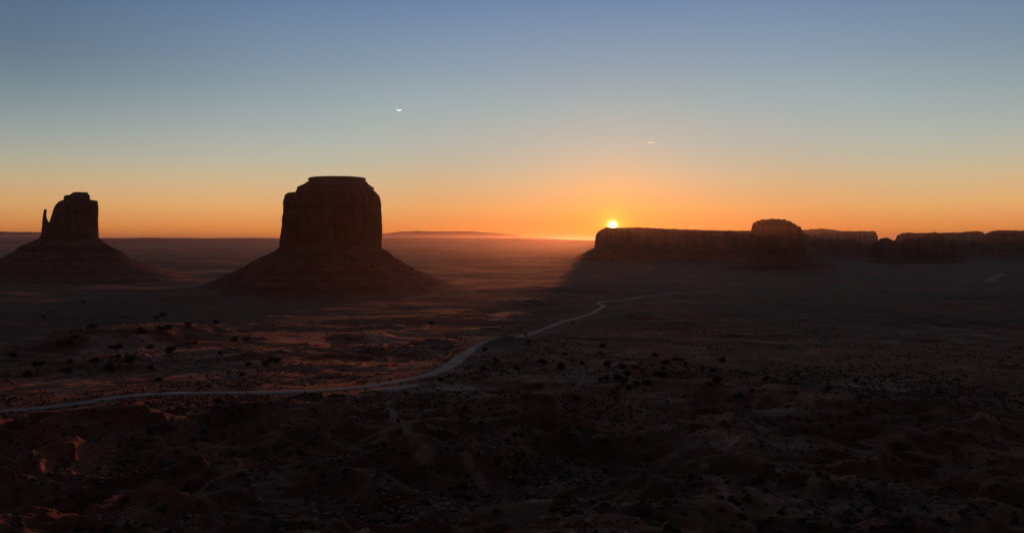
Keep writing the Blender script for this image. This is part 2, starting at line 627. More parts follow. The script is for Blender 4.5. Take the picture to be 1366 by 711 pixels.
def ground_z(x, y):
    """height of the ground mesh (bilinear on the polar grid)"""
    x, y = np.atleast_1d(np.asarray(x, float)), np.atleast_1d(np.asarray(y, float))
    r = np.clip(np.hypot(x, y), rings[0], rings[-1] * 0.999)
    a = np.arctan2(x, y)
    i = np.clip(np.searchsorted(rings, r) - 1, 0, len(rings) - 2)
    jn = 1250
    fa = np.clip((a + R(46)) / R(92) * (jn - 1), 0, jn - 1.001)
    j = fa.astype(int)
    fa = fa - j
    fr = (r - rings[i]) / (rings[i + 1] - rings[i])
    return (GZ[i, j] * (1 - fa) + GZ[i, j + 1] * fa) * (1 - fr) + (GZ[i + 1, j] * (1 - fa) + GZ[i + 1, j + 1] * fa) * fr


def hit_ground(px, py):
    d = pdir(px, py)
    t = np.exp(np.linspace(math.log(60), math.log(12000), 5000))
    k = t / math.hypot(d[0], d[1])
    X, Y, Z = d[0] * k, d[1] * k, CAM_Z + d[2] * k
    hit = Z <= ground_z(X, Y)
    i = int(np.argmax(hit)) if hit.any() else len(t) - 1
    return float(X[i]), float(Y[i]), float(ground_z(X[i], Y[i])[0])


# ------------------------------------------------------------------ road and washes
def ribbon(name, path, width, mat, lift, label, wob=0.6, nc=7, wide=None):
    p = path[:, :2]
    if wide is not None:
        width = width * (1 + wide[2] * np.exp(-((p[:, 0] - wide[0]) ** 2 + (p[:, 1] - wide[1]) ** 2) / 70.0 ** 2))
    tdir = np.gradient(p, axis=0)
    tdir /= np.linalg.norm(tdir, axis=1)[:, None] + 1e-9
    nrm = np.stack([tdir[:, 1], -tdir[:, 0]], 1)
    s = np.arange(len(p)) * 0.35
    w0 = width * (1 + wob * 0.35 * (fbm(s / 5, s * 0 + 3, 3, 200) + 0.0))
    w1 = width * (1 + wob * 0.35 * (fbm(s / 5, s * 0 + 9, 3, 207)))
    V = []
    for c in np.linspace(-1, 1, nc):
        w = np.where(c < 0, w0, w1) * c
        q = p + nrm * w[:, None]
        z = ground_z(q[:, 0], q[:, 1]) + lift - 0.25 * abs(c) ** 6
        V.append(np.stack([q[:, 0], q[:, 1], z], 1))
    V = np.stack(V, 1).reshape(-1, 3)
    f = grid_faces(nc, len(p), False)
    o = mesh_obj(name, V, f, mat, smooth=True)
    return tag(o, label, None, None, 'structure')


ribbon('road', road_path, ROAD_W, M_ROAD, 0.22, 'pale graded dirt road curving across the valley floor', 0.8, wide=flat_at(608, 484) + (0.55,))


def px_path(pts, step=2.0):
    w = [hit_ground(*p)[:2] for p in pts]
    return smooth_path([(a, b) for a, b in w], step)


# pale pull-out ground beside the road, and the wash leading down from it
pc = px_path([(515, 519), (545, 516), (580, 516), (615, 517), (640, 520)], 1.5)
ribbon('pullout', pc, 7.5, M_ROAD, 0.14, 'bare graded pull-out beside the bend of the dirt road', 1.6)
# bare pale soil: washes, graded margins and the crowns of the sunlit rises (a colour of the soil itself)
pale = np.zeros(GX.shape)


def pale_path(pts, w, amt):
    p = px_path(pts, 1.5)
    x0, x1, y0, y1 = p[:, 0].min() - 15, p[:, 0].max() + 15, p[:, 1].min() - 15, p[:, 1].max() + 15
    ii = np.where((GX > x0) & (GX < x1) & (GY > y0) & (GY < y1))
    X, Y = GX[ii], GY[ii]
    dd = np.full(len(X), 1e9)
    for q in p[::2]:
        dd = np.minimum(dd, (X - q[0]) ** 2 + (Y - q[1]) ** 2)
    ww = w * (1 + 0.9 * fbm(X / 9, Y / 9, 3, 231))
    pale[ii] = np.maximum(pale[ii], amt * (1 - sst(np.sqrt(dd) / np.maximum(ww, 0.5), 0.5, 1.8)))


for pts, w, amt in [([(520, 528), (514, 540), (520, 549), (528, 556), (533, 566), (546, 576), (556, 592), (566, 603)], 2.2, 0.8),
                    ([(625, 612), (630, 624), (624, 634), (640, 645), (664, 655), (690, 665), (725, 678)], 1.6, 0.8),
                    ([(1112, 512), (1150, 515), (1190, 517), (1215, 523)], 3.0, 0.9),
                    ([(1320, 481), (1345, 487), (1366, 490)], 3.0, 0.6),
                    ([(940, 622), (955, 640), (962, 660), (975, 680), (1000, 700)], 1.3, 0.7),
                    ([(880, 560), (930, 575), (985, 590), (1050, 604)], 3.5, 0.5),
                    ([(1000, 650), (1060, 660), (1130, 670), (1190, 683)], 1.6, 0.5),
                    ([(1318, 376), (1326, 370), (1336, 365)], 16.0, 0.8),
                    ([(490, 440), (500, 452), (495, 462)], 5.0, 0.5),
                    ([(800, 541), (830, 548), (850, 556)], 2.5, 0.5)]:
    pale_path(pts, w, amt)
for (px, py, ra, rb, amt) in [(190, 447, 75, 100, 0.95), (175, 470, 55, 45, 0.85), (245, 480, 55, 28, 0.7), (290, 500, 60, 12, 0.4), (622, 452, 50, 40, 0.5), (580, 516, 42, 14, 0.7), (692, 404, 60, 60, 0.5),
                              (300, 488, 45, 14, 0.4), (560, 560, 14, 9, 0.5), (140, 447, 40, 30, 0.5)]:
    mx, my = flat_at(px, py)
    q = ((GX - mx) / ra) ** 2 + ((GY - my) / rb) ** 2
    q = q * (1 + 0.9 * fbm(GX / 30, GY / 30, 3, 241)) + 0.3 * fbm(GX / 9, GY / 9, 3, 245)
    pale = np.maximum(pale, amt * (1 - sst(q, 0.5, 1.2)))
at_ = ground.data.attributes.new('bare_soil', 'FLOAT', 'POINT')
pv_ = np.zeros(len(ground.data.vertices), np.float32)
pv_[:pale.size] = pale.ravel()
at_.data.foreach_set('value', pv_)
# the sage flats that cover the open valley floor beyond the near rises
_dd = np.hypot(GX, GY) * (1 + 0.35 * fbm(GX / 500, GY / 500, 3, 261))
sv_ = np.zeros(len(ground.data.vertices), np.float32)
sv_[:pale.size] = (0.85 * sst(_dd, 900, 1500)).ravel()
at2 = ground.data.attributes.new('sage_flat', 'FLOAT', 'POINT')
at2.data.foreach_set('value', sv_)


# ------------------------------------------------------------------ buttes and mesas
def interp_profile(levels, Dist):
    """levels: (py, xl, xr) -> arrays z, left, right in metres (x at the distance Dist)"""
    L = []
    for py, xl, xr in levels:
        a = at(xl, py, Dist)
        b = at(xr, py, Dist)
        L.append((a[2], a[0], b[0]))
    L.sort()
    return np.array(L)


def stack_mesh(name, levels, Dist, depth, mat, parent, cx, amp, lam, nz, nt, expo=2.6, kind='cliff', seed=0, cap=True, sink=0.0, minz=None):
    """a body given by its outline from the front; depth is the half depth as a share of the half width"""
    P = interp_profile(levels, Dist)
    z0, z1 = P[0, 0], P[-1, 0]
    zs = np.linspace(z0, z1, nz)
    L = np.interp(zs, P[:, 0], P[:, 1])
    Rr = np.interp(zs, P[:, 0], P[:, 2])
    if sink:
        zs = np.r_[z0 - sink, zs]
        L = np.r_[L[0], L]
        Rr = np.r_[Rr[0], Rr]
    th = np.linspace(0, 2 * np.pi, nt, endpoint=False)
    ct, st = np.cos(th), np.sin(th)
    rr = (np.abs(ct) ** expo + np.abs(st) ** expo) ** (-1 / expo)
    TH, ZZ = np.meshgrid(th, zs)
    mid = (L + Rr) / 2
    hw = (Rr - L) / 2
    arc = TH * (hw.mean() * 1.0)
    circ = 2 * np.pi * hw.mean()
    # noise on a cylinder so it wraps
    def cyl(scale, zscale, o, sd, rid=False):
        rad = hw.mean() / scale
        X = np.cos(TH) * rad + ZZ / zscale * 0.7
        Y = np.sin(TH) * rad + ZZ / zscale * 0.7
        return (ridged if rid else fbm)(X, Y, o, sd)
    if kind == 'cliff':
        d = cyl(lam * 2.2, lam * 40, 3, seed, True) * 0.9 - 0.8
        d += 0.8 * cyl(lam * 0.6, lam * 16, 3, seed + 7)
        d += 0.35 * cyl(lam * 0.25, lam * 2.0, 3, seed + 17)
        # bedding steps
        lay = pn(ZZ / (lam * 0.9), TH * 0.8, seed + 27)
        d += 0.09 * np.sign(lay) * np.minimum(np.abs(lay) * 4, 1) - 0.25
        d += -1.1 * sst(cyl(lam * 1.1, lam * 26, 2, seed + 51, True), 1.18, 1.42)          # deep vertical joints
    elif kind == 'cap':
        lay = pn(ZZ / (lam * 0.35), TH * 1.2, seed + 27)
        d = 0.8 * cyl(lam, lam * 3, 4, seed) + 0.5 * np.sign(lay) * np.minimum(np.abs(lay) * 5, 1)
    else:
        tt = (ZZ - z0) / (z1 - z0)
        d = 1.5 * (cyl(lam * 1.6, lam * 30, 4, seed, True) - 0.9) * (0.3 + tt * (1 - tt) * 3.0)
        lay = pn(ZZ / (lam * 0.28) + 0.8 * fbm(np.cos(TH) * 3, np.sin(TH) * 3, 3, seed + 71), TH * 1.5, seed + 27)
        d += 0.5 * np.sign(lay) * np.minimum(np.abs(lay) * 5, 1) + 0.8 * cyl(lam * 0.3, lam, 4, seed + 9) - 0.2
    hwz = hw[:, None]
    if kind in ('cliff', 'cap'):           # an uneven rim
        tq = (ZZ - z0) / (z1 - z0)
        ZZ = ZZ + np.clip(tq, 0, 1) ** 4 * amp * 0.55 * fbm(np.cos(TH) * 5.0, np.sin(TH) * 5.0, 4, seed + 61)
    # keep the front outline where the photograph has it: noise only cuts inwards a little at the sides
    rad = rr[None, :] * (1 + amp * d / np.maximum(hwz, amp * 2))
    X = mid[:, None] + np.cos(TH) * rad * hwz
    dep = hw.mean() * depth + (hw - hw.mean()) * (0.85 if kind != 'talus' else 1.0)
    Y = Dist + np.sin(TH) * rad * np.maximum(dep, 2.0)[:, None]
    X = X * Y / Dist                      # the body's long axis points along the valley, away from the viewpoint
    V = np.stack([X.ravel() - cx[0], Y.ravel() - cx[1], ZZ.ravel() - cx[2]], 1)
    F = grid_faces(nt, len(zs), True)
    if cap:
        n = len(V)
        # gently domed top in two rings
        top = V[-nt:].copy()
        c = top.mean(0)
        r1 = c + (top - c) * 0.6
        r1[:, 2] = c[2] + 1.5 + 2.5 * fbm(r1[:, 0] / 40, r1[:, 1] / 40, 3, seed)
        V = np.vstack([V, r1, [c + [0, 0, 2.0]]])
        a = np.arange(nt)
        b = (a + 1) % nt
        F = np.vstack([F, np.stack([n - nt + a, n - nt + b, n + b, n + a], 1)])
        F = np.vstack([F, np.stack([n + a, n + b, np.full(nt, n + nt), np.full(nt, n + nt)], 1)])
        tri = F[-nt:, :3]
        F = F[:-nt]
        faces_tri = tri
        me_faces = [tuple(q) for q in F.tolist()] + [tuple(q) for q in tri.tolist()]
        return mesh_obj(name, V, me_faces, mat, parent)
    return mesh_obj(name, V, F, mat, parent)


def floor_at(x, y):
    return float(terrain(np.array([x]), np.array([y]))[0])


# --- Merrick-like central butte
D1 = 2600.0
c1 = at(441, 385, D1)
b1 = thing('butte', 'broad flat-topped red sandstone butte on a wide cone of talus, the largest in view', 'butte', (c1[0], c1[1], c1[2]))
stack_mesh('talus_slope', [(404, 175, 725), (395, 215, 665), (385, 258, 618), (376, 286, 592), (368, 303, 572), (360, 319, 553), (350, 338, 535),
           (340, 356, 522), (333, 369, 511), (327, 376, 505)], D1, 1.0, M_TALUS, b1, c1, 7.0, 55, 170, 1100, 2.1, 'talus', 3)
stack_mesh('cliff', [(334, 373, 508.5), (329, 373.5, 507.5), (315, 374.5, 508.5), (300, 377, 509), (290, 377.5, 508.5), (276, 378.5, 507.5), (268, 379, 506.5),
           (263.5, 380, 505.2), (259.5, 381, 503), (258.3, 389, 501)], D1, 0.9, M_CLIFF, b1, c1, 7.5, 26, 190, 1300, 2.9, 'cliff', 11)
stack_mesh('upper_ledge', [(261, 388, 503.5), (256, 395, 500), (254.6, 394.5, 499), (251, 396, 498.5), (247, 403, 492), (243, 411, 488)], D1, 0.9, M_CAP, b1, c1,
           3.5, 24, 60, 900, 2.6, 'cap', 19)
stack_mesh('cap_rock', [(244, 413.5, 485.5), (241.5, 411.5, 487.5), (238.5, 411, 488), (237.6, 413, 479), (236.6, 425, 466), (236.1, 436, 458)], D1, 0.85, M_CAP, b1, c1,
           2.0, 20, 40, 900, 2.8, 'cap', 23)

# --- mitten-shaped butte on the left
D2 = 3500.0
c2 = at(92, 365, D2)
b2 = thing('butte', 'mitten-shaped sandstone butte with a thin thumb spire on its left side', 'butte', c2)
stack_mesh('talus_slope', [(386, -190, 330), (374, -110, 270), (365, -58, 236), (358, -30, 210), (354, -18, 198), (346, 0, 176), (335.5, 21, 160), (328.5, 28, 146),
           (322, 45.5, 136), (318.5, 52, 131.5), (312, 56, 128)], D2, 1.0, M_TALUS, b2, c2, 7.0, 55, 150, 900, 2.1, 'talus', 33)
stack_mesh('cliff', [(322, 52, 132), (318, 53, 131.3), (312, 55.5, 131.2), (306, 62, 131), (300, 65, 130.6), (293, 67.2, 130.2), (286, 69.5, 130.6), (279, 71.5, 130.8),
           (274, 74, 130.6), (270.5, 77, 130.2), (268.6, 80, 129.6), (267.2, 83, 121)], D2, 0.75, M_CLIFF, b2, c2, 5.0, 24, 150, 800, 2.9, 'cliff', 41)
stack_mesh('cap_rock', [(270, 83, 122), (268, 85, 120.3), (262, 85.2, 119.6), (261, 86, 119.6), (260.4, 93, 119), (258.6, 95, 117.5), (257, 97, 116.8)], D2, 0.75, M_CAP,
           b2, c2, 2.2, 20, 50, 600, 2.8, 'cap', 43)
stack_mesh('thumb_spire', [(322, 51.8, 70), (314, 54.2, 69), (306, 55.3, 68), (300, 56.0, 67), (297, 56.2, 66.0), (294, 56.4, 63.6), (290, 56.9, 62.2),
           (286, 57.4, 61.9), (282, 58.2, 62.5), (280.5, 58.6, 62.5), (279.4, 59.6, 61.6)], D2, 1.0, M_CLIFF, b2, c2, 0.8, 14, 120, 200, 2.3, 'cliff', 47)


# --- long flat mesas: a plan outline, its skyline taken from the photograph
def mesa(label, curve, Dist, depth, y_cliff, y_foot, spread, name='mesa', cat='mesa', amp=14, lam=60, seed=0, nt=1500, back_x=0.0, slope=0.08, steps=(), rim=0.45, left_sp=None, right_sp=None, expo=5.0):
    curve = sorted(curve)
    xs = np.array([at(p[0], p[1], Dist)[0] for p in curve])
    zs = np.array([at(p[0], p[1], Dist)[2] for p in curve])
    xl, xr = xs[0], xs[-1]
    zc = at(700, y_cliff, Dist)[2]
    zf = at(700, y_foot, Dist)[2]
    hw, mx = (xr - xl) / 2, (xr + xl) / 2
    cy = Dist + depth
    root = thing(name, label, cat, (mx, cy, zf))
    # outline by even arc length
    tt = np.linspace(0, 2 * np.pi, 6000, endpoint=False)
    c, s = np.cos(tt), np.sin(tt)
    ox = np.sign(c) * np.abs(c) ** (2 / expo) * hw
    oy = np.sign(s) * np.abs(s) ** (2 / expo) * depth
    seg = np.hypot(np.diff(np.r_[ox, ox[0]]), np.diff(np.r_[oy, oy[0]]))
    acc = np.r_[0, np.cumsum(seg)]
    per = acc[-1]
    # the side facing the viewpoint gets most of the points
    tgt = np.linspace(0, per, nt, endpoint=False)
    ox = np.interp(tgt, acc, np.r_[ox, ox[0]])
    oy = np.interp(tgt, acc, np.r_[oy, oy[0]])
    tx, ty = np.gradient(ox), np.gradient(oy)
    ln = np.hypot(tx, ty) + 1e-9
    nx, ny = ty / ln, -tx / ln
    # promontories and alcoves
    big = (fbm(ox / (lam * 9) + 3, oy / (lam * 9), 3, seed) * 2.2)
    side = np.abs(nx) ** 2
    edge = big * amp * 4.5 * (1 - 0.8 * side)
    bx, by = ox + nx * edge, oy + ny * edge
    nzc = 46
    rows, zrows = [], []

    def wedge(X, Y):
        return (X + mx) * (Y + cy) / Dist - mx
    ztop = np.interp(bx + mx, xs, zs)
    # broken rim: blocks and notches along the top edge
    jag = fbm(bx / (lam * 0.7), by / (lam * 0.7), 3, seed + 43)
    jag = np.sign(jag) * np.minimum(np.abs(jag) * 5, 1) * 0.5 + jag
    ztop = ztop + jag * rim * Dist / FPX
    for k in range(nzc):
        t = k / (nzc - 1)
        z = zc + (ztop - zc) * t
        wv = 2.2 * fbm(bx / (lam * 5), by / (lam * 5), 2, seed + 31)
        d = (ridged(bx / lam + wv, by / lam, 3, seed + 5) * 0.8 - 0.5) * (0.55 + 1.6 * np.clip(fbm(bx / (lam * 7), by / (lam * 7), 2, seed + 37) + 0.3, 0, 1))
        d = d + 0.7 * fbm(bx / (lam * 0.35) + z / (lam * 9), by / (lam * 0.35), 3, seed + 9)
        lay = pn(z / (lam * 0.5), bx / (lam * 20), seed + 3)
        d = d + 0.35 * np.sign(lay) * np.minimum(np.abs(lay) * 4, 1)
        inset = -slope * (ztop - zc) * t
        for (ts, di) in steps:
            inset = inset - di * (1 if t > ts else 0)
        o = amp * d * (1 - 0.7 * side) + inset
        rows.append(np.stack([wedge(bx + nx * o, by + ny * o), by + ny * o, z - zf], 1))
    # the top, drawn in towards the spine
    lx, ly = bx + nx * o, by + ny * o
    for q in (0.97, 0.9, 0.7, 0.35, 0.02):
        X, Y = lx * (0.25 * q + 0.75 if q > 0.5 else q + 0.4), ly * q
        z = np.minimum(np.interp(X + mx, xs, zs), ztop) - 0.5 + 0 * X
        rows.append(np.stack([wedge(X, Y), Y, z - zf + 1.0 * pn(X / 90, Y / 90, seed)], 1))
    V = np.concatenate(rows)
    mesh_obj('cliff', V, grid_faces(nt, len(rows), True), M_CLIFF if Dist < 5000 else M_MESA, root)
    # talus apron
    rows = []
    nzt = 44
    for k in range(nzt):
        t = k / (nzt - 1)                     # 0 foot, 1 cliff
        z = (zf - 14) + (zc + 4 - zf + 14) * t ** 1.7
        sp = spread * (1 - t)
        if left_sp is not None:
            sp = np.where(nx < 0, sp * (1 - np.abs(nx)) + left_sp * (1 - t) * np.abs(nx), sp)
        if right_sp is not None:
            sp = np.where(nx > 0, sp * (1 - np.abs(nx)) + right_sp * (1 - t) * np.abs(nx), sp)
        g = (ridged(bx / (lam * 1.7), by / (lam * 1.7), 4, seed + 15) - 0.9) * amp * 2.2 * (4 * t * (1 - t)) * (1 - 0.6 * side)
        lay = pn(z / (lam * 0.22) + 0 * bx, bx / (lam * 14), seed + 23)
        g = g + amp * 0.5 * np.sign(lay) * np.minimum(np.abs(lay) * 4, 1)
        o = sp + g - 6
        rows.append(np.stack([wedge(bx + nx * o, by + ny * o), by + ny * o, z - zf + 0 * bx], 1))
    mesh_obj('talus_slope', np.concatenate(rows), grid_faces(nt, nzt, True), M_TALUS, root)
    return root


mesa('long dark mesa with the rising sun resting on its flat rim', [(793, 331), (793.4, 316), (794.5, 311), (798, 307.5), (804.5, 304.6), (806, 303.0), (811, 302.5), (814, 303.3), (825, 303.4),
     (853, 303.2), (866, 304), (878, 304.7), (910, 305.8), (940, 306.8), (975, 307.6), (1001, 308), (1040, 309), (1075, 311), (1082, 316)],
     6500, 520, 331, 358, 600, seed=61, amp=11, lam=55, left_sp=540, nt=2600, rim=0.3)
mesa('domed sandstone butte with pleated walls standing before the long mesa', [(998.5, 340), (998.8, 318), (998.6, 303.6), (1002, 303.0), (1003, 298.2), (1009, 295.4), (1015, 293.2), (1026, 292.4), (1036, 292.2),
     (1047, 293.2), (1056, 296.4), (1063, 300.4), (1069, 303.5), (1071, 307.5), (1071.5, 321), (1073, 331), (1077, 340)],
     4500, 150, 340, 360, 330, name='butte', cat='butte', rim=0.6, seed=71, amp=7, lam=24, nt=1200, slope=0.01, expo=3.6, steps=((0.80, 3), (0.93, 3)))
mesa('hazy flat mesa just right of the domed butte, ending in a sheer right face', [(1040, 308), (1072, 307), (1086, 305.2), (1100, 305.1), (1115, 307), (1119, 308.3), (1145, 308.2), (1168, 308.3), (1171, 312), (1172.3, 320), (1173, 334)],
     12000, 700, 333, 338, 500, seed=81, amp=16, lam=90)
mesa('dark stepped mesa sloping down behind the domed butte', [(1045, 309), (1068, 310.5), (1074, 313), (1080, 316), (1093, 318), (1112, 321), (1118, 319.5), (1127, 319), (1139.6, 320), (1146, 322.5), (1152, 324.8), (1163, 326), (1172, 333)],
     7600, 450, 336, 350, 420, seed=91, amp=12, lam=55)
mesa('squat rounded butte in the gap between the right-hand mesas', [(1161.5, 346), (1163, 327), (1166, 322.8), (1170, 321.3), (1174, 318.2), (1181.6, 317.4), (1187, 318.6), (1192.5, 320.8), (1197, 324), (1199, 329), (1202, 346)],
     6000, 130, 345, 354, 210, name='butte', cat='butte', rim=0.9, seed=97, amp=6, lam=26, nt=900, expo=2.8)
mesa('wide lumpy butte with a raised crown, right of the squat rounded butte', [(1199, 346), (1200.5, 323), (1204, 319.6), (1208, 317.6), (1215, 317.8), (1222, 316), (1230, 315.4), (1235, 312.4), (1240, 310.8), (1247, 309.6),
     (1253, 310.6), (1258, 312), (1261.5, 315), (1263.5, 319), (1265, 328), (1268, 346)], 6100, 170, 345, 354, 230, name='butte', cat='butte', rim=1.0, seed=101, amp=7, lam=30, nt=1100, expo=2.8)
mesa('small rock pinnacle beside the right end of the lumpy butte', [(1263, 346), (1265.3, 329), (1266, 322), (1268, 319), (1270.5, 317.8), (1273, 319), (1275, 321.8), (1277, 329), (1283, 339), (1287, 346)],
     5900, 70, 345, 354, 190, name='pinnacle', cat='rock pinnacle', seed=107, amp=4, lam=18, nt=600, expo=2.4)
mesa('hazy mesa behind the lumpy butte with a softly stepped skyline', [(1191, 332), (1193, 320), (1196, 313.8), (1203, 311.3), (1211, 310), (1224, 311), (1255, 310.6), (1283, 310), (1290, 308.8), (1308, 308.4), (1313, 310.2), (1316, 314), (1322, 330)],
     11500, 600, 333, 339, 500, seed=111, amp=16, lam=90)
mesa('distant pale mesa at the far right edge behind a darker one', [(1309, 330), (1312, 314), (1314, 311), (1320, 309), (1327, 307.5), (1343, 307), (1366, 307.5), (1420, 308), (1500, 309), (1510, 325)],
     9800, 600, 334, 342, 480, seed=117, amp=14, lam=80)
mesa('dark sloping mesa at the far right edge, nearest of those there', [(1268, 330), (1277, 325), (1292, 321.8), (1308, 320.2), (1314, 316), (1317, 313.6), (1330, 310.6), (1366, 309.4), (1440, 309), (1520, 312), (1530, 326)],
     7400, 500, 337, 350, 430, seed=121, amp=12, lam=60)


# --- far plateau, low scarps and mountains: terrain
def far_ridge(name, curve, Dist, y_foot, thick, label, mat, seed, n=1600, rough=8.0, front=0.35):
    curve = sorted(curve)
    px = np.linspace(curve[0][0], curve[-1][0], n)
    py = np.interp(px, [c[0] for c in curve], [c[1] for c in curve])
    d = np.array([at(a, b, Dist) for a, b in zip(px, py)])
    x, z = d[:, 0], d[:, 2]
    z = z + rough * fbm(x / (rough * 60), x * 0, 5, seed)
    zf = at(700, y_foot, Dist)[2]
    V = []
    prof = [(-1.0, 0.0), (-0.72, 0.12), (-0.5, 0.3), (-0.34, 0.52), (-0.27, 0.60), (-0.2, 0.9), (-0.12, 1.0), (0.0, 1.0), (0.5, 0.99), (1.0, 0.98), (1.4, 0.0)]
    for (dy, hh) in prof:
        wob = thick * 0.35 * fbm(x / (thick * 1.3), x * 0 + dy * 2, 4, seed + 3) * (1 if dy < 0.1 else 0)
        V.append(np.stack([x, Dist + dy * thick + wob, zf + (z - zf) * hh], 1))
    V = np.concatenate(V)
    o = mesh_obj(name, V, grid_faces(n, len(prof), False), mat)
    return tag(o, label, None, None, 'structure')


far_ridge('plateau', [(-300, 317.4), (0, 316.6), (20, 315.9), (45, 317.4), (60, 317), (140, 318), (190, 317.6), (200, 317), (215, 317.8), (240, 318.2), (250, 317.6), (262, 318.4), (320, 317.4), (370, 318),
          (520, 317.6), (560, 317.3), (600, 317.6), (640, 317.7), (700, 318.4), (740, 319.4), (770, 320.2), (792, 321), (850, 324)], 27000, 328.5, 2600, 'long level plateau along the far horizon', M_TALUS, 131)
far_ridge('scarp', [(-300, 336), (-60, 334), (60, 333), (200, 332.6), (330, 333.4), (420, 333.0), (560, 332.6), (640, 333.6), (720, 334.8), (800, 336), (860, 340)], 13500, 338, 900,
          'low dark scarp crossing the far valley floor', M_TALUS, 137, rough=3.0)
far_ridge('mountains', [(-300, 309), (-120, 310.5), (-30, 308.6), (0, 309), (15, 310.2), (28, 310.4), (38, 309.4), (46, 311.6), (52, 313.4), (75, 318), (140, 321)], 60000, 324, 3000,
          'faint blue mountains low on the horizon at far left', M_TALUS, 141, rough=14.0)
far_ridge('mountains', [(440, 322), (500, 313.5), (512, 311.6), (525, 310.4), (532, 309.4), (545, 308.8), (556, 308.2), (575, 309), (600, 309), (615, 308.8), (632, 309.2), (655, 310.6),
          (684, 312.6), (694, 315.4), (712, 316.4), (726, 317.4), (757, 319.8), (800, 323)], 60000, 325, 3000, 'faint mountain range on the horizon between the big butte and the sun',
          M_TALUS, 147, rough=10.0)


# ------------------------------------------------------------------ junipers
def ico(sub=1):
    import bmesh
    bm = bmesh.new()
    bmesh.ops.create_icosphere(bm, subdivisions=sub, radius=1.0)
    v = np.array([tuple(p.co) for p in bm.verts])
    f = np.array([[q.index for q in p.verts] for p in bm.faces])
    bm.free()
    return v, f


ICO1 = ico(1)
ICO2 = ico(2)


def juniper_meshes(seed):
    """a low bushy crown of leaf clumps on a short forked trunk, about 1 m tall (scaled later)"""
    rs = np.random.RandomState(seed)
    V, F, n = [], [], 0
    nl = rs.randint(7, 11)
    lobes = []
    for i in range(nl):
        a = rs.uniform(0, 2 * np.pi)
        r = rs.uniform(0.05, 0.42)
        lobes.append((math.cos(a) * r, math.sin(a) * r, rs.uniform(0.30, 0.74), rs.uniform(0.17, 0.30)))
    for (lx, ly, lz, lr) in lobes:
        k = 95
        u = rs.normal(size=(k, 3))
        u /= np.linalg.norm(u, axis=1)[:, None]
        rad = lr * rs.uniform(0.45, 1.12, k) ** 0.6
        p = np.array([lx, ly, lz]) + u * rad[:, None] * np.array([1.1, 1.1, 0.85])
        s = rs.uniform(0.030, 0.075, k)
        t1 = rs.normal(size=(k, 3))
        t1 /= np.linalg.norm(t1, axis=1)[:, None]
        t2 = np.cross(t1, rs.normal(size=(k, 3)))
        t2 /= np.linalg.norm(t2, axis=1)[:, None] + 1e-9
        q = np.stack([p - t1 * s[:, None], p + t2 * s[:, None] * 0.8, p + t1 * s[:, None], p - t2 * s[:, None] * 0.8], 1)
        V.append(q.reshape(-1, 3))
        F.append(np.arange(4 * k).reshape(k, 4) + n)
        n += 4 * k
    crown = (np.concatenate(V), np.concatenate(F))
    # trunk and limbs
    V, F, n = [], [], 0
    for (lx, ly, lz, lr) in [(0, 0, 0.42, 0)] + lobes[:5]:
        a0 = np.array([0, 0, -0.12]) if lr == 0 else np.array([0, 0, 0.16])
        a1 = np.array([lx, ly, lz])
        r0, r1 = (0.055, 0.025) if lr == 0 else (0.03, 0.012)
        th = np.linspace(0, 2 * np.pi, 6, endpoint=False)
        ring = np.stack([np.cos(th), np.sin(th), 0 * th], 1)
        V += [a0 + ring * r0, a0 * 0.5 + a1 * 0.5 + np.array([0.02, -0.015, 0]) + ring * (r0 + r1) / 2, a1 + ring * r1]
        F.append(grid_faces(6, 3, True) + n)
        n += 18
    return crown, (np.concatenate(V), np.concatenate(F))


PROTO = []
for s in range(6):
    cr, tr = juniper_meshes(300 + s)
    a = mesh_obj('crown', cr[0], cr[1], M_LEAF)
    b = mesh_obj('trunk', tr[0], tr[1], M_BARK)
    PROTO.append((a, b))
_used = set()
ORD = ['', 'second', 'third', 'fourth', 'fifth', 'sixth', 'seventh', 'eighth', 'ninth', 'tenth', 'eleventh', 'twelfth', 'thirteenth', 'fourteenth', 'fifteenth',
       'sixteenth', 'seventeenth', 'eighteenth', 'nineteenth', 'twentieth']


def juniper(px, py, wpx, label, group, i):
    x, y, z = hit_ground(px, py + wpx * 0.28)
    dist = math.hypot(x, y)
    w = wpx * dist / FPX * 1.02
    root = thing('juniper', label, 'bush', (x, y, z - 0.05), group, rz=random.uniform(0, 6.28))
    hgt = w * random.uniform(0.75, 1.0)
    k = i % 6
    for pr in PROTO[k]:
        if (k, pr.name) not in _used:
            _used.add((k, pr.name))
            c = pr
        else:
            c = pr.copy()
            COL.objects.link(c)
        c.parent = root
        c.scale = (w * 1.05, w * 1.05, hgt)
    return root


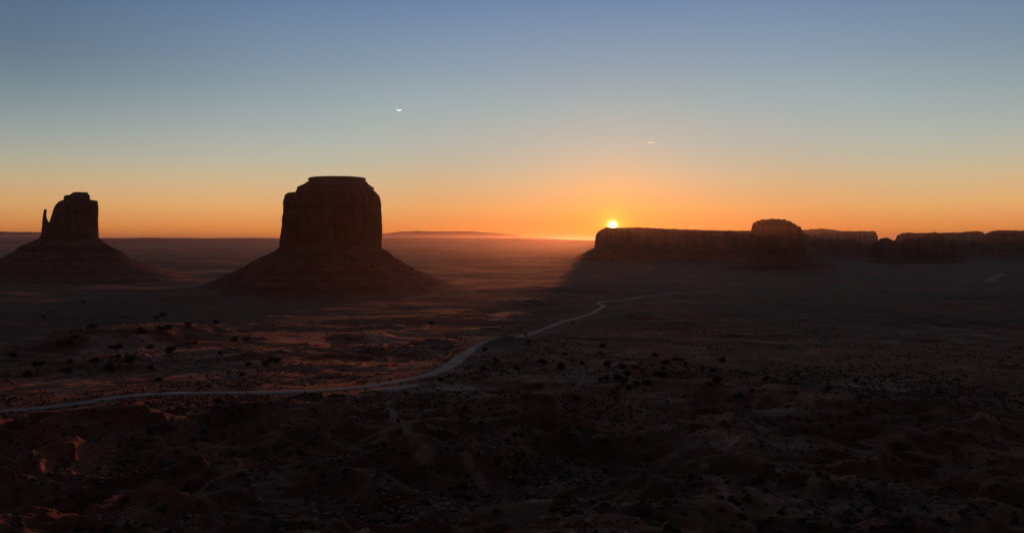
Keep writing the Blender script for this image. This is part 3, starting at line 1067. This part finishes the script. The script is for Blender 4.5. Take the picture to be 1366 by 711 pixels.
JUN = {
    'on the pale mound at left': ([(124, 438, 11), (218, 440, 13), (252, 434, 9), (187, 442, 10), (200, 465, 9), (228, 470.5, 14), (154, 465.5, 12), (145, 491, 9),
                                  (126, 483, 12), (158, 477, 8), (173, 483, 14), (200.5, 492, 8), (101, 451, 7), (259, 460, 8)], 'dark juniper bush'),
    'in the hollow left of the pale mound': ([(79, 462, 8), (91, 459, 9), (89, 498, 12), (17.5, 475.5, 9), (53, 487, 11), (36.6, 500, 9), (94, 483, 6), (58.5, 424, 6), (111, 404, 6)], 'dark bush'),
    'between the pale mound and big butte': ([(288, 431, 9), (313, 454, 9), (329, 454, 8), (208, 426.6, 7), (217, 421, 8), (293, 472, 7)], 'small dark bush'),
    'along the rise above the left stretch of road': ([(367.5, 483, 13), (355, 486.6, 9), (331, 487, 9), (323.6, 501, 7), (212, 508.6, 9), (290, 538, 11)], 'dark rounded juniper'),
    'beside the bend of the dirt road': ([(706, 457, 6), (662, 482, 9), (690, 494, 8), (644.5, 492.5, 8), (647, 467, 8), (587, 507, 6), (575.7, 434, 9), (701.6, 447, 5), (621, 545, 7)], 'dark juniper'),
    'on the slope right of the road bend': ([(748.5, 491, 13), (725, 484, 10), (776, 485, 8), (763, 482, 6), (767.5, 532, 9), (753, 473.5, 6), (804, 462, 8), (801.5, 472.5, 8)], 'dark leafy juniper'),
    'in the thick stand below the sun': ([(823, 506, 13), (837.4, 502.4, 12), (831.4, 510, 9), (800, 506.5, 9), (809, 506.8, 9), (810, 487, 11), (830, 489, 9), (847, 491.7, 8), (849, 512, 10), (862.5, 511, 12),
                                       (880.5, 501, 13), (885, 493, 8), (838.6, 519, 10), (818, 525, 9)], 'dark bushy juniper'),
    'strung along the ridge right of the thick stand': ([(872, 475, 8), (887.7, 484.5, 11), (899.6, 480, 8), (909, 481, 6), (914.5, 486.4, 6), (944, 513, 9), (957, 507, 12), (951, 494, 8), (936.7, 493, 7),
                                                       (963, 483, 10), (985.7, 532, 12), (1023, 507, 8), (1002.5, 521.6, 8), (831, 554, 5)], 'dark juniper'),
    'on the dim plain at right': ([(1105.5, 519, 8), (1141, 508, 6), (1255, 526, 7), (1269, 531, 5), (1161, 661, 8)], 'lone dark bush'),
    'on the dark slopes at the bottom': ([(1014, 641, 9), (961, 631.5, 6), (970.6, 644, 7), (771.6, 572, 9), (687.5, 580.4, 6), (638.6, 609, 7), (699, 607, 6), (421, 586.5, 5)], 'dim desert shrub'),
}
ji = 0
for where, (lst, kind) in JUN.items():
    lst = sorted(lst)
    for n, (px, py, w) in enumerate(lst):
        if n == 0:
            lab = 'leftmost %s %s' % (kind, where)
        elif n == len(lst) - 1:
            lab = 'rightmost %s %s' % (kind, where)
        else:
            lab = '%s %s from the left %s' % (ORD[n], kind, where)
        juniper(px, py, w, lab, 'junipers scattered over the valley floor', ji)
        ji += 1

# ------------------------------------------------------------------ sagebrush and rubble (uncountable ground cover)
def scatter(name, n, dmin, dmax, smin, smax, base, mat, label, cat, dens, seed, zsq=(0.6, 0.9), sink=0.15, pw=1.0, jit=0.32):
    rs = np.random.RandomState(seed)
    m = n * 4
    az = rs.uniform(-R(42), R(42), m)
    d = np.exp(rs.uniform(math.log(dmin), math.log(dmax), m))
    x, y = np.sin(az) * d, np.cos(az) * d
    keep = rs.uniform(0, 1, m) < dens(x, y, d)
    # keep the road free
    sub = road_path[::4]
    for c in range(0, m, 40000):
        a = slice(c, c + 40000)
        dd = ((x[a, None] - sub[None, :, 0]) ** 2 + (y[a, None] - sub[None, :, 1]) ** 2).min(1)
        keep[a] &= dd > 7.5 ** 2
    idx = np.where(keep)[0][:n]
    x, y, d = x[idx], y[idx], d[idx]
    n = len(idx)
    z = ground_z(x, y)
    bv, bf = base
    s = smin + (smax - smin) * rs.uniform(0, 1, n) ** (2.2 * pw)
    ang = rs.uniform(0, 6.283, n)
    V = np.repeat(bv[None], n, 0) * (1 + jit * rs.uniform(-1, 1, (n, len(bv), 1)))
    V[:, :, 0] *= rs.uniform(0.7, 1.3, (n, 1))
    V[:, :, 2] *= rs.uniform(zsq[0], zsq[1], (n, 1))
    X = V[:, :, 0] * np.cos(ang)[:, None] - V[:, :, 1] * np.sin(ang)[:, None]
    Y = V[:, :, 0] * np.sin(ang)[:, None] + V[:, :, 1] * np.cos(ang)[:, None]
    V = np.stack([X, Y, V[:, :, 2] + 0.5 - sink], 2) * s[:, None, None] + np.stack([x, y, z], 1)[:, None, :]
    F = (bf[None] + (np.arange(n) * len(bv))[:, None, None]).reshape(-1, 3)
    o = mesh_obj(name, V.reshape(-1, 3), F, mat)
    return tag(o, label, cat, None, 'stuff')


scatter('sagebrush', 28000, 120, 2300, 0.35, 1.25, ICO1, M_SAGE, 'low dark sagebrush and scrub dotted over the valley floor', 'sagebrush',
        lambda x, y, d: 0.06 + 0.94 * sst(fbm(x / 130, y / 130, 4, 401), -0.12, 0.30) * (0.25 + 0.75 * sst(d, 250, 500)) * (0.12 + 0.88 * sst(d, 150, 380)), 402)
ROCKV = ICO1[0].copy()
scatter('rubble', 26000, 85, 700, 0.08, 0.85, ICO1, M_BOULDER, 'loose angular sandstone rubble lying on the near ridges', 'rubble',
        lambda x, y, d: sst(fbm(x / 55, y / 45, 4, 411), 0.02, 0.4) * (1 - sst(d, 350, 900)) + 0.02, 412, (0.4, 0.9), 0.3, 1.8, 0.45)


def boulder(px, py, wpx, label, i):
    x, y, z = hit_ground(px, py)
    w = wpx * math.hypot(x, y) / FPX
    rs = np.random.RandomState(500 + i)
    v, f = ico(2)
    v = v * (1 + 0.10 * rs.uniform(-1, 1, (len(v), 1)))
    # chop with a few planes so that it breaks like sandstone
    for _ in range(9):
        nrm = rs.normal(size=3)
        nrm /= np.linalg.norm(nrm)
        lim = rs.uniform(0.5, 0.8)
        dd = v @ nrm
        v = v - np.maximum(dd - lim, 0)[:, None] * nrm
    v = v * np.array([w * 0.6, w * 0.45, w * 0.36])
    o = mesh_obj('boulder', v, f, M_BOULDER)
    o.location = (x, y, z + w * 0.16)
    o.rotation_euler = (0, 0, rs.uniform(0, 6.28))
    tag(o, label, 'boulder', 'boulders on the near slopes')
    return o


BOULD = sorted([(114, 569, 7), (80, 628, 6), (332, 640, 9), (312, 602, 7), (336, 650, 8), (345, 668, 9), (372, 690, 8), (228, 614, 6), (757, 682, 9), (1303, 664, 7), (1318, 692, 10), (1290, 598, 6), (470, 606, 7),
         (520, 668, 7), (668, 660, 8), (40, 596, 7), (150, 604, 7)])
BL = ['low pale', 'weathered', 'blocky', 'split', 'rounded', 'flat-lying']
for i, (px, py, w) in enumerate(BOULD):
    n = 'leftmost' if i == 0 else ('rightmost' if i == len(BOULD) - 1 else ORD[i] + ' from the left')
    boulder(px, py, w, 'pale sandstone boulder, %s of those on the dark near slopes' % n, i)


# ------------------------------------------------------------------ small man-made things
def box(cx, cy, z0, z1, wx, wy, taper=1.0):
    x, y = wx / 2, wy / 2
    v = [(cx - x, cy - y, z0), (cx + x, cy - y, z0), (cx + x, cy + y, z0), (cx - x, cy + y, z0)]
    x, y = x * taper, y * taper
    v += [(cx - x, cy - y, z1), (cx + x, cy - y, z1), (cx + x, cy + y, z1), (cx - x, cy + y, z1)]
    f = [(0, 3, 2, 1), (4, 5, 6, 7), (0, 1, 5, 4), (1, 2, 6, 5), (2, 3, 7, 6), (3, 0, 4, 7)]
    return v, f


def boxes(name, lst, mat, parent, bevel=0.03):
    V, F = [], []
    for b in lst:
        v, f = box(*b)
        F += [tuple(i + len(V) for i in q) for q in f]
        V += v
    o = mesh_obj(name, V, F, mat, parent)
    md = o.modifiers.new('bevel', 'BEVEL')
    md.width = bevel
    md.segments = 2
    return o


M_DARK = plain_material('dark_plastic', (0.015, 0.012, 0.012), (0.03, 0.025, 0.022), 2.0, 0.6)
M_WHITE = plain_material('white_paint', (0.72, 0.72, 0.70), (0.84, 0.84, 0.82), 1.5, 0.4, spec=0.5)
M_SILVER = plain_material('silver_paint', (0.45, 0.45, 0.46), (0.55, 0.55, 0.56), 1.5, 0.25, metal=0.4, spec=0.5)
M_GLASS = plain_material('dark_window_glass', (0.01, 0.012, 0.015), (0.02, 0.02, 0.025), 1.0, 0.05, spec=0.8)
M_TYRE = plain_material('tyre_rubber', (0.02, 0.02, 0.02), (0.03, 0.03, 0.03), 4.0)

hx, hy, hz = hit_ground(584.3, 521.5)
hk = math.hypot(hx, hy) / FPX
ht = thing('kiosk', 'tiny dark booth with a white roof standing at the road pull-out', 'kiosk', (hx, hy, hz), rz=R(4))
hw_, hh_ = 2.6 * hk, 4.4 * hk
boxes('wall', [(0, 0, -0.3, hh_ * 0.8, hw_, hw_)], M_DARK, ht)
boxes('roof', [(0, 0, hh_ * 0.8, hh_, hw_ * 1.35, hw_ * 1.5, 0.9)], M_WHITE, ht)
boxes('door', [(0, -hw_ / 2 - 0.02, 0.05, hh_ * 0.74, hw_ * 0.6, 0.06)], M_DARK, ht, 0.01)


def car(px, py, label, mat, rz):
    x, y, z = hit_ground(px, py)
    root = thing('parked_car', label, 'car', (x, y, z + 0.05), 'cars parked at the overlook', rz)
    b = boxes('body', [(0, 0, 0.35, 0.95, 1.85, 4.6, 0.97)], mat, root, 0.12)
    boxes('cabin', [(0, -0.25, 0.96, 1.6, 1.65, 2.7, 0.78)], M_GLASS, root, 0.08)
    boxes('roof', [(0, -0.25, 1.6, 1.66, 1.32, 2.15, 0.95)], mat, root, 0.03)
    for sx in (-1, 1):
        for sy in (-1.4, 1.4):
            th = np.linspace(0, 2 * np.pi, 18, endpoint=False)
            V = [(sx * 0.84 + o, sy + math.cos(t) * 0.36, 0.34 + math.sin(t) * 0.36) for o in (-0.12, 0.12) for t in th]
            F = [tuple(range(17, -1, -1)), tuple(range(18, 36))] + [(i, (i + 1) % 18, 18 + (i + 1) % 18, 18 + i) for i in range(18)]
            mesh_obj('wheel', V, F, M_TYRE, root)
    boxes('windscreen', [(0, -1.62, 0.98, 1.5, 1.4, 0.05, 0.9)], M_GLASS, root, 0.01)
    return root


car(637.4, 449.2, 'white car parked at the overlook, the brighter of the two', M_WHITE, R(80))
car(631.0, 447.6, 'silver car parked at the overlook, left of the white one', M_SILVER, R(60))

# ------------------------------------------------------------------ moon and contrail, far outside the haze
def emit_mat(name, col, s):
    m = bpy.data.materials.new(name)
    m.use_nodes = True
    nt = m.node_tree
    nt.nodes.remove(nt.nodes['Principled BSDF'])
    e = nt.nodes.new('ShaderNodeEmission')
    e.inputs[0].default_value = col + (1,)
    e.inputs[1].default_value = s
    nt.links.new(e.outputs[0], nt.nodes['Material Output'].inputs[0])
    return m


def crescent(px, py, Dist, wpx, hpx):
    c = at(px, py, Dist)
    k = math.sqrt(c[0] ** 2 + c[1] ** 2 + (c[2] - CAM_Z) ** 2) / FPX
    Rm = wpx * k / 2
    V, F = [], []
    nu, nv = 40, 10
    for j in range(nv + 1):                       # a lune of a sphere: outer limb to the day-night line
        q = j / nv
        for i in range(nu + 1):
            t = math.pi * i / nu                  # horn to horn along the lower limb
            ex, ez = -math.cos(t) * Rm, -math.sin(t) * Rm * (1 - q * (2 * hpx / wpx))
            ey = -math.sqrt(max(Rm * Rm - ex * ex - ez * ez, 0))
            V.append((ex, ey, ez))
    for j in range(nv):
        for i in range(nu):
            a = j * (nu + 1) + i
            F.append((a, a + 1, a + nu + 2, a + nu + 1))
    V += [(v[0], v[1] * 0.2 + Rm * 0.2, v[2]) for v in V]        # back side closes the body
    n = (nu + 1) * (nv + 1)
    F += [tuple(n + i for i in reversed(f)) for f in F]
    o = mesh_obj('moon', V, F, emit_mat('moonlight', (1.0, 0.94, 0.74), 1.1), smooth=True)
    o.location = (c[0], c[1], c[2] + Rm * 0.7)
    o.rotation_euler = (0, R(3), -math.atan2(c[0], c[1]))
    tag(o, 'thin bright crescent moon lying on its back high above the big butte', 'moon')


crescent(532.6, 147.4, 150000, 7.2, 1.25)

ca, cb = at(864.5, 191.2, 45000), at(875.2, 189.8, 45000)
V, F = [], []
nseg, ns = 30, 10
for i in range(nseg + 1):
    t = i / nseg
    p = [ca[j] + (cb[j] - ca[j]) * t for j in range(3)]
    r = 30 * (0.35 + 0.65 * math.sin(math.pi * min(1, t * 0.6 + 0.22)) ** 1.0) * (1 if i not in (0, nseg) else 0.1)
    p[2] += 14 * math.sin(t * 5)
    for j in range(ns):
        a = 2 * math.pi * j / ns
        V.append((p[0], p[1] + math.cos(a) * r, p[2] + math.sin(a) * r))
for i in range(nseg):
    for j in range(ns):
        F.append((i * ns + j, i * ns + (j + 1) % ns, (i + 1) * ns + (j + 1) % ns, (i + 1) * ns + j))
F += [tuple(range(ns)), tuple(range(nseg * ns, (nseg + 1) * ns))]
mc, tcn, bc = new_mat('ice_cloud')
bc.inputs['Base Color'].default_value = (0.8, 0.8, 0.8, 1)
ntc = mc.node_tree
tr_ = ntc.nodes.new('ShaderNodeBsdfTranslucent')
tr_.inputs[0].default_value = (0.95, 0.95, 0.95, 1)
tp_ = ntc.nodes.new('ShaderNodeBsdfTransparent')
mx_ = ntc.nodes.new('ShaderNodeAddShader')
tr_.inputs[0].default_value = (0.2, 0.4, 0.5, 1)
ntc.links.new(tr_.outputs[0], mx_.inputs[0])
ntc.links.new(tp_.outputs[0], mx_.inputs[1])
ntc.links.new(mx_.outputs[0], ntc.nodes['Material Output'].inputs[0])
tag(mesh_obj('contrail', V, F, mc, smooth=True), 'tiny pale streak of an aircraft trail above the sun', 'contrail')

# ------------------------------------------------------------------ haze
HAZE_DENS = 1.35e-5
hv, hf_ = box(0, 1000, GZ_MIN - 1.0, 440.0, 146000, 146000)
mh = bpy.data.materials.new('valley_haze')
mh.use_nodes = True
nh = mh.node_tree
nh.nodes.remove(nh.nodes['Principled BSDF'])
pv = nh.nodes.new('ShaderNodeVolumePrincipled')
pv.inputs['Color'].default_value = (0.46, 0.42, 0.47, 1)
pv.inputs['Density'].default_value = HAZE_DENS
pv.inputs['Anisotropy'].default_value = 0.80
nh.links.new(pv.outputs[0], nh.nodes['Material Output'].inputs['Volume'])
haze = mesh_obj('haze', hv, hf_, mh)
tag(haze, 'thin morning haze filling the valley air', 'haze', None, 'stuff')
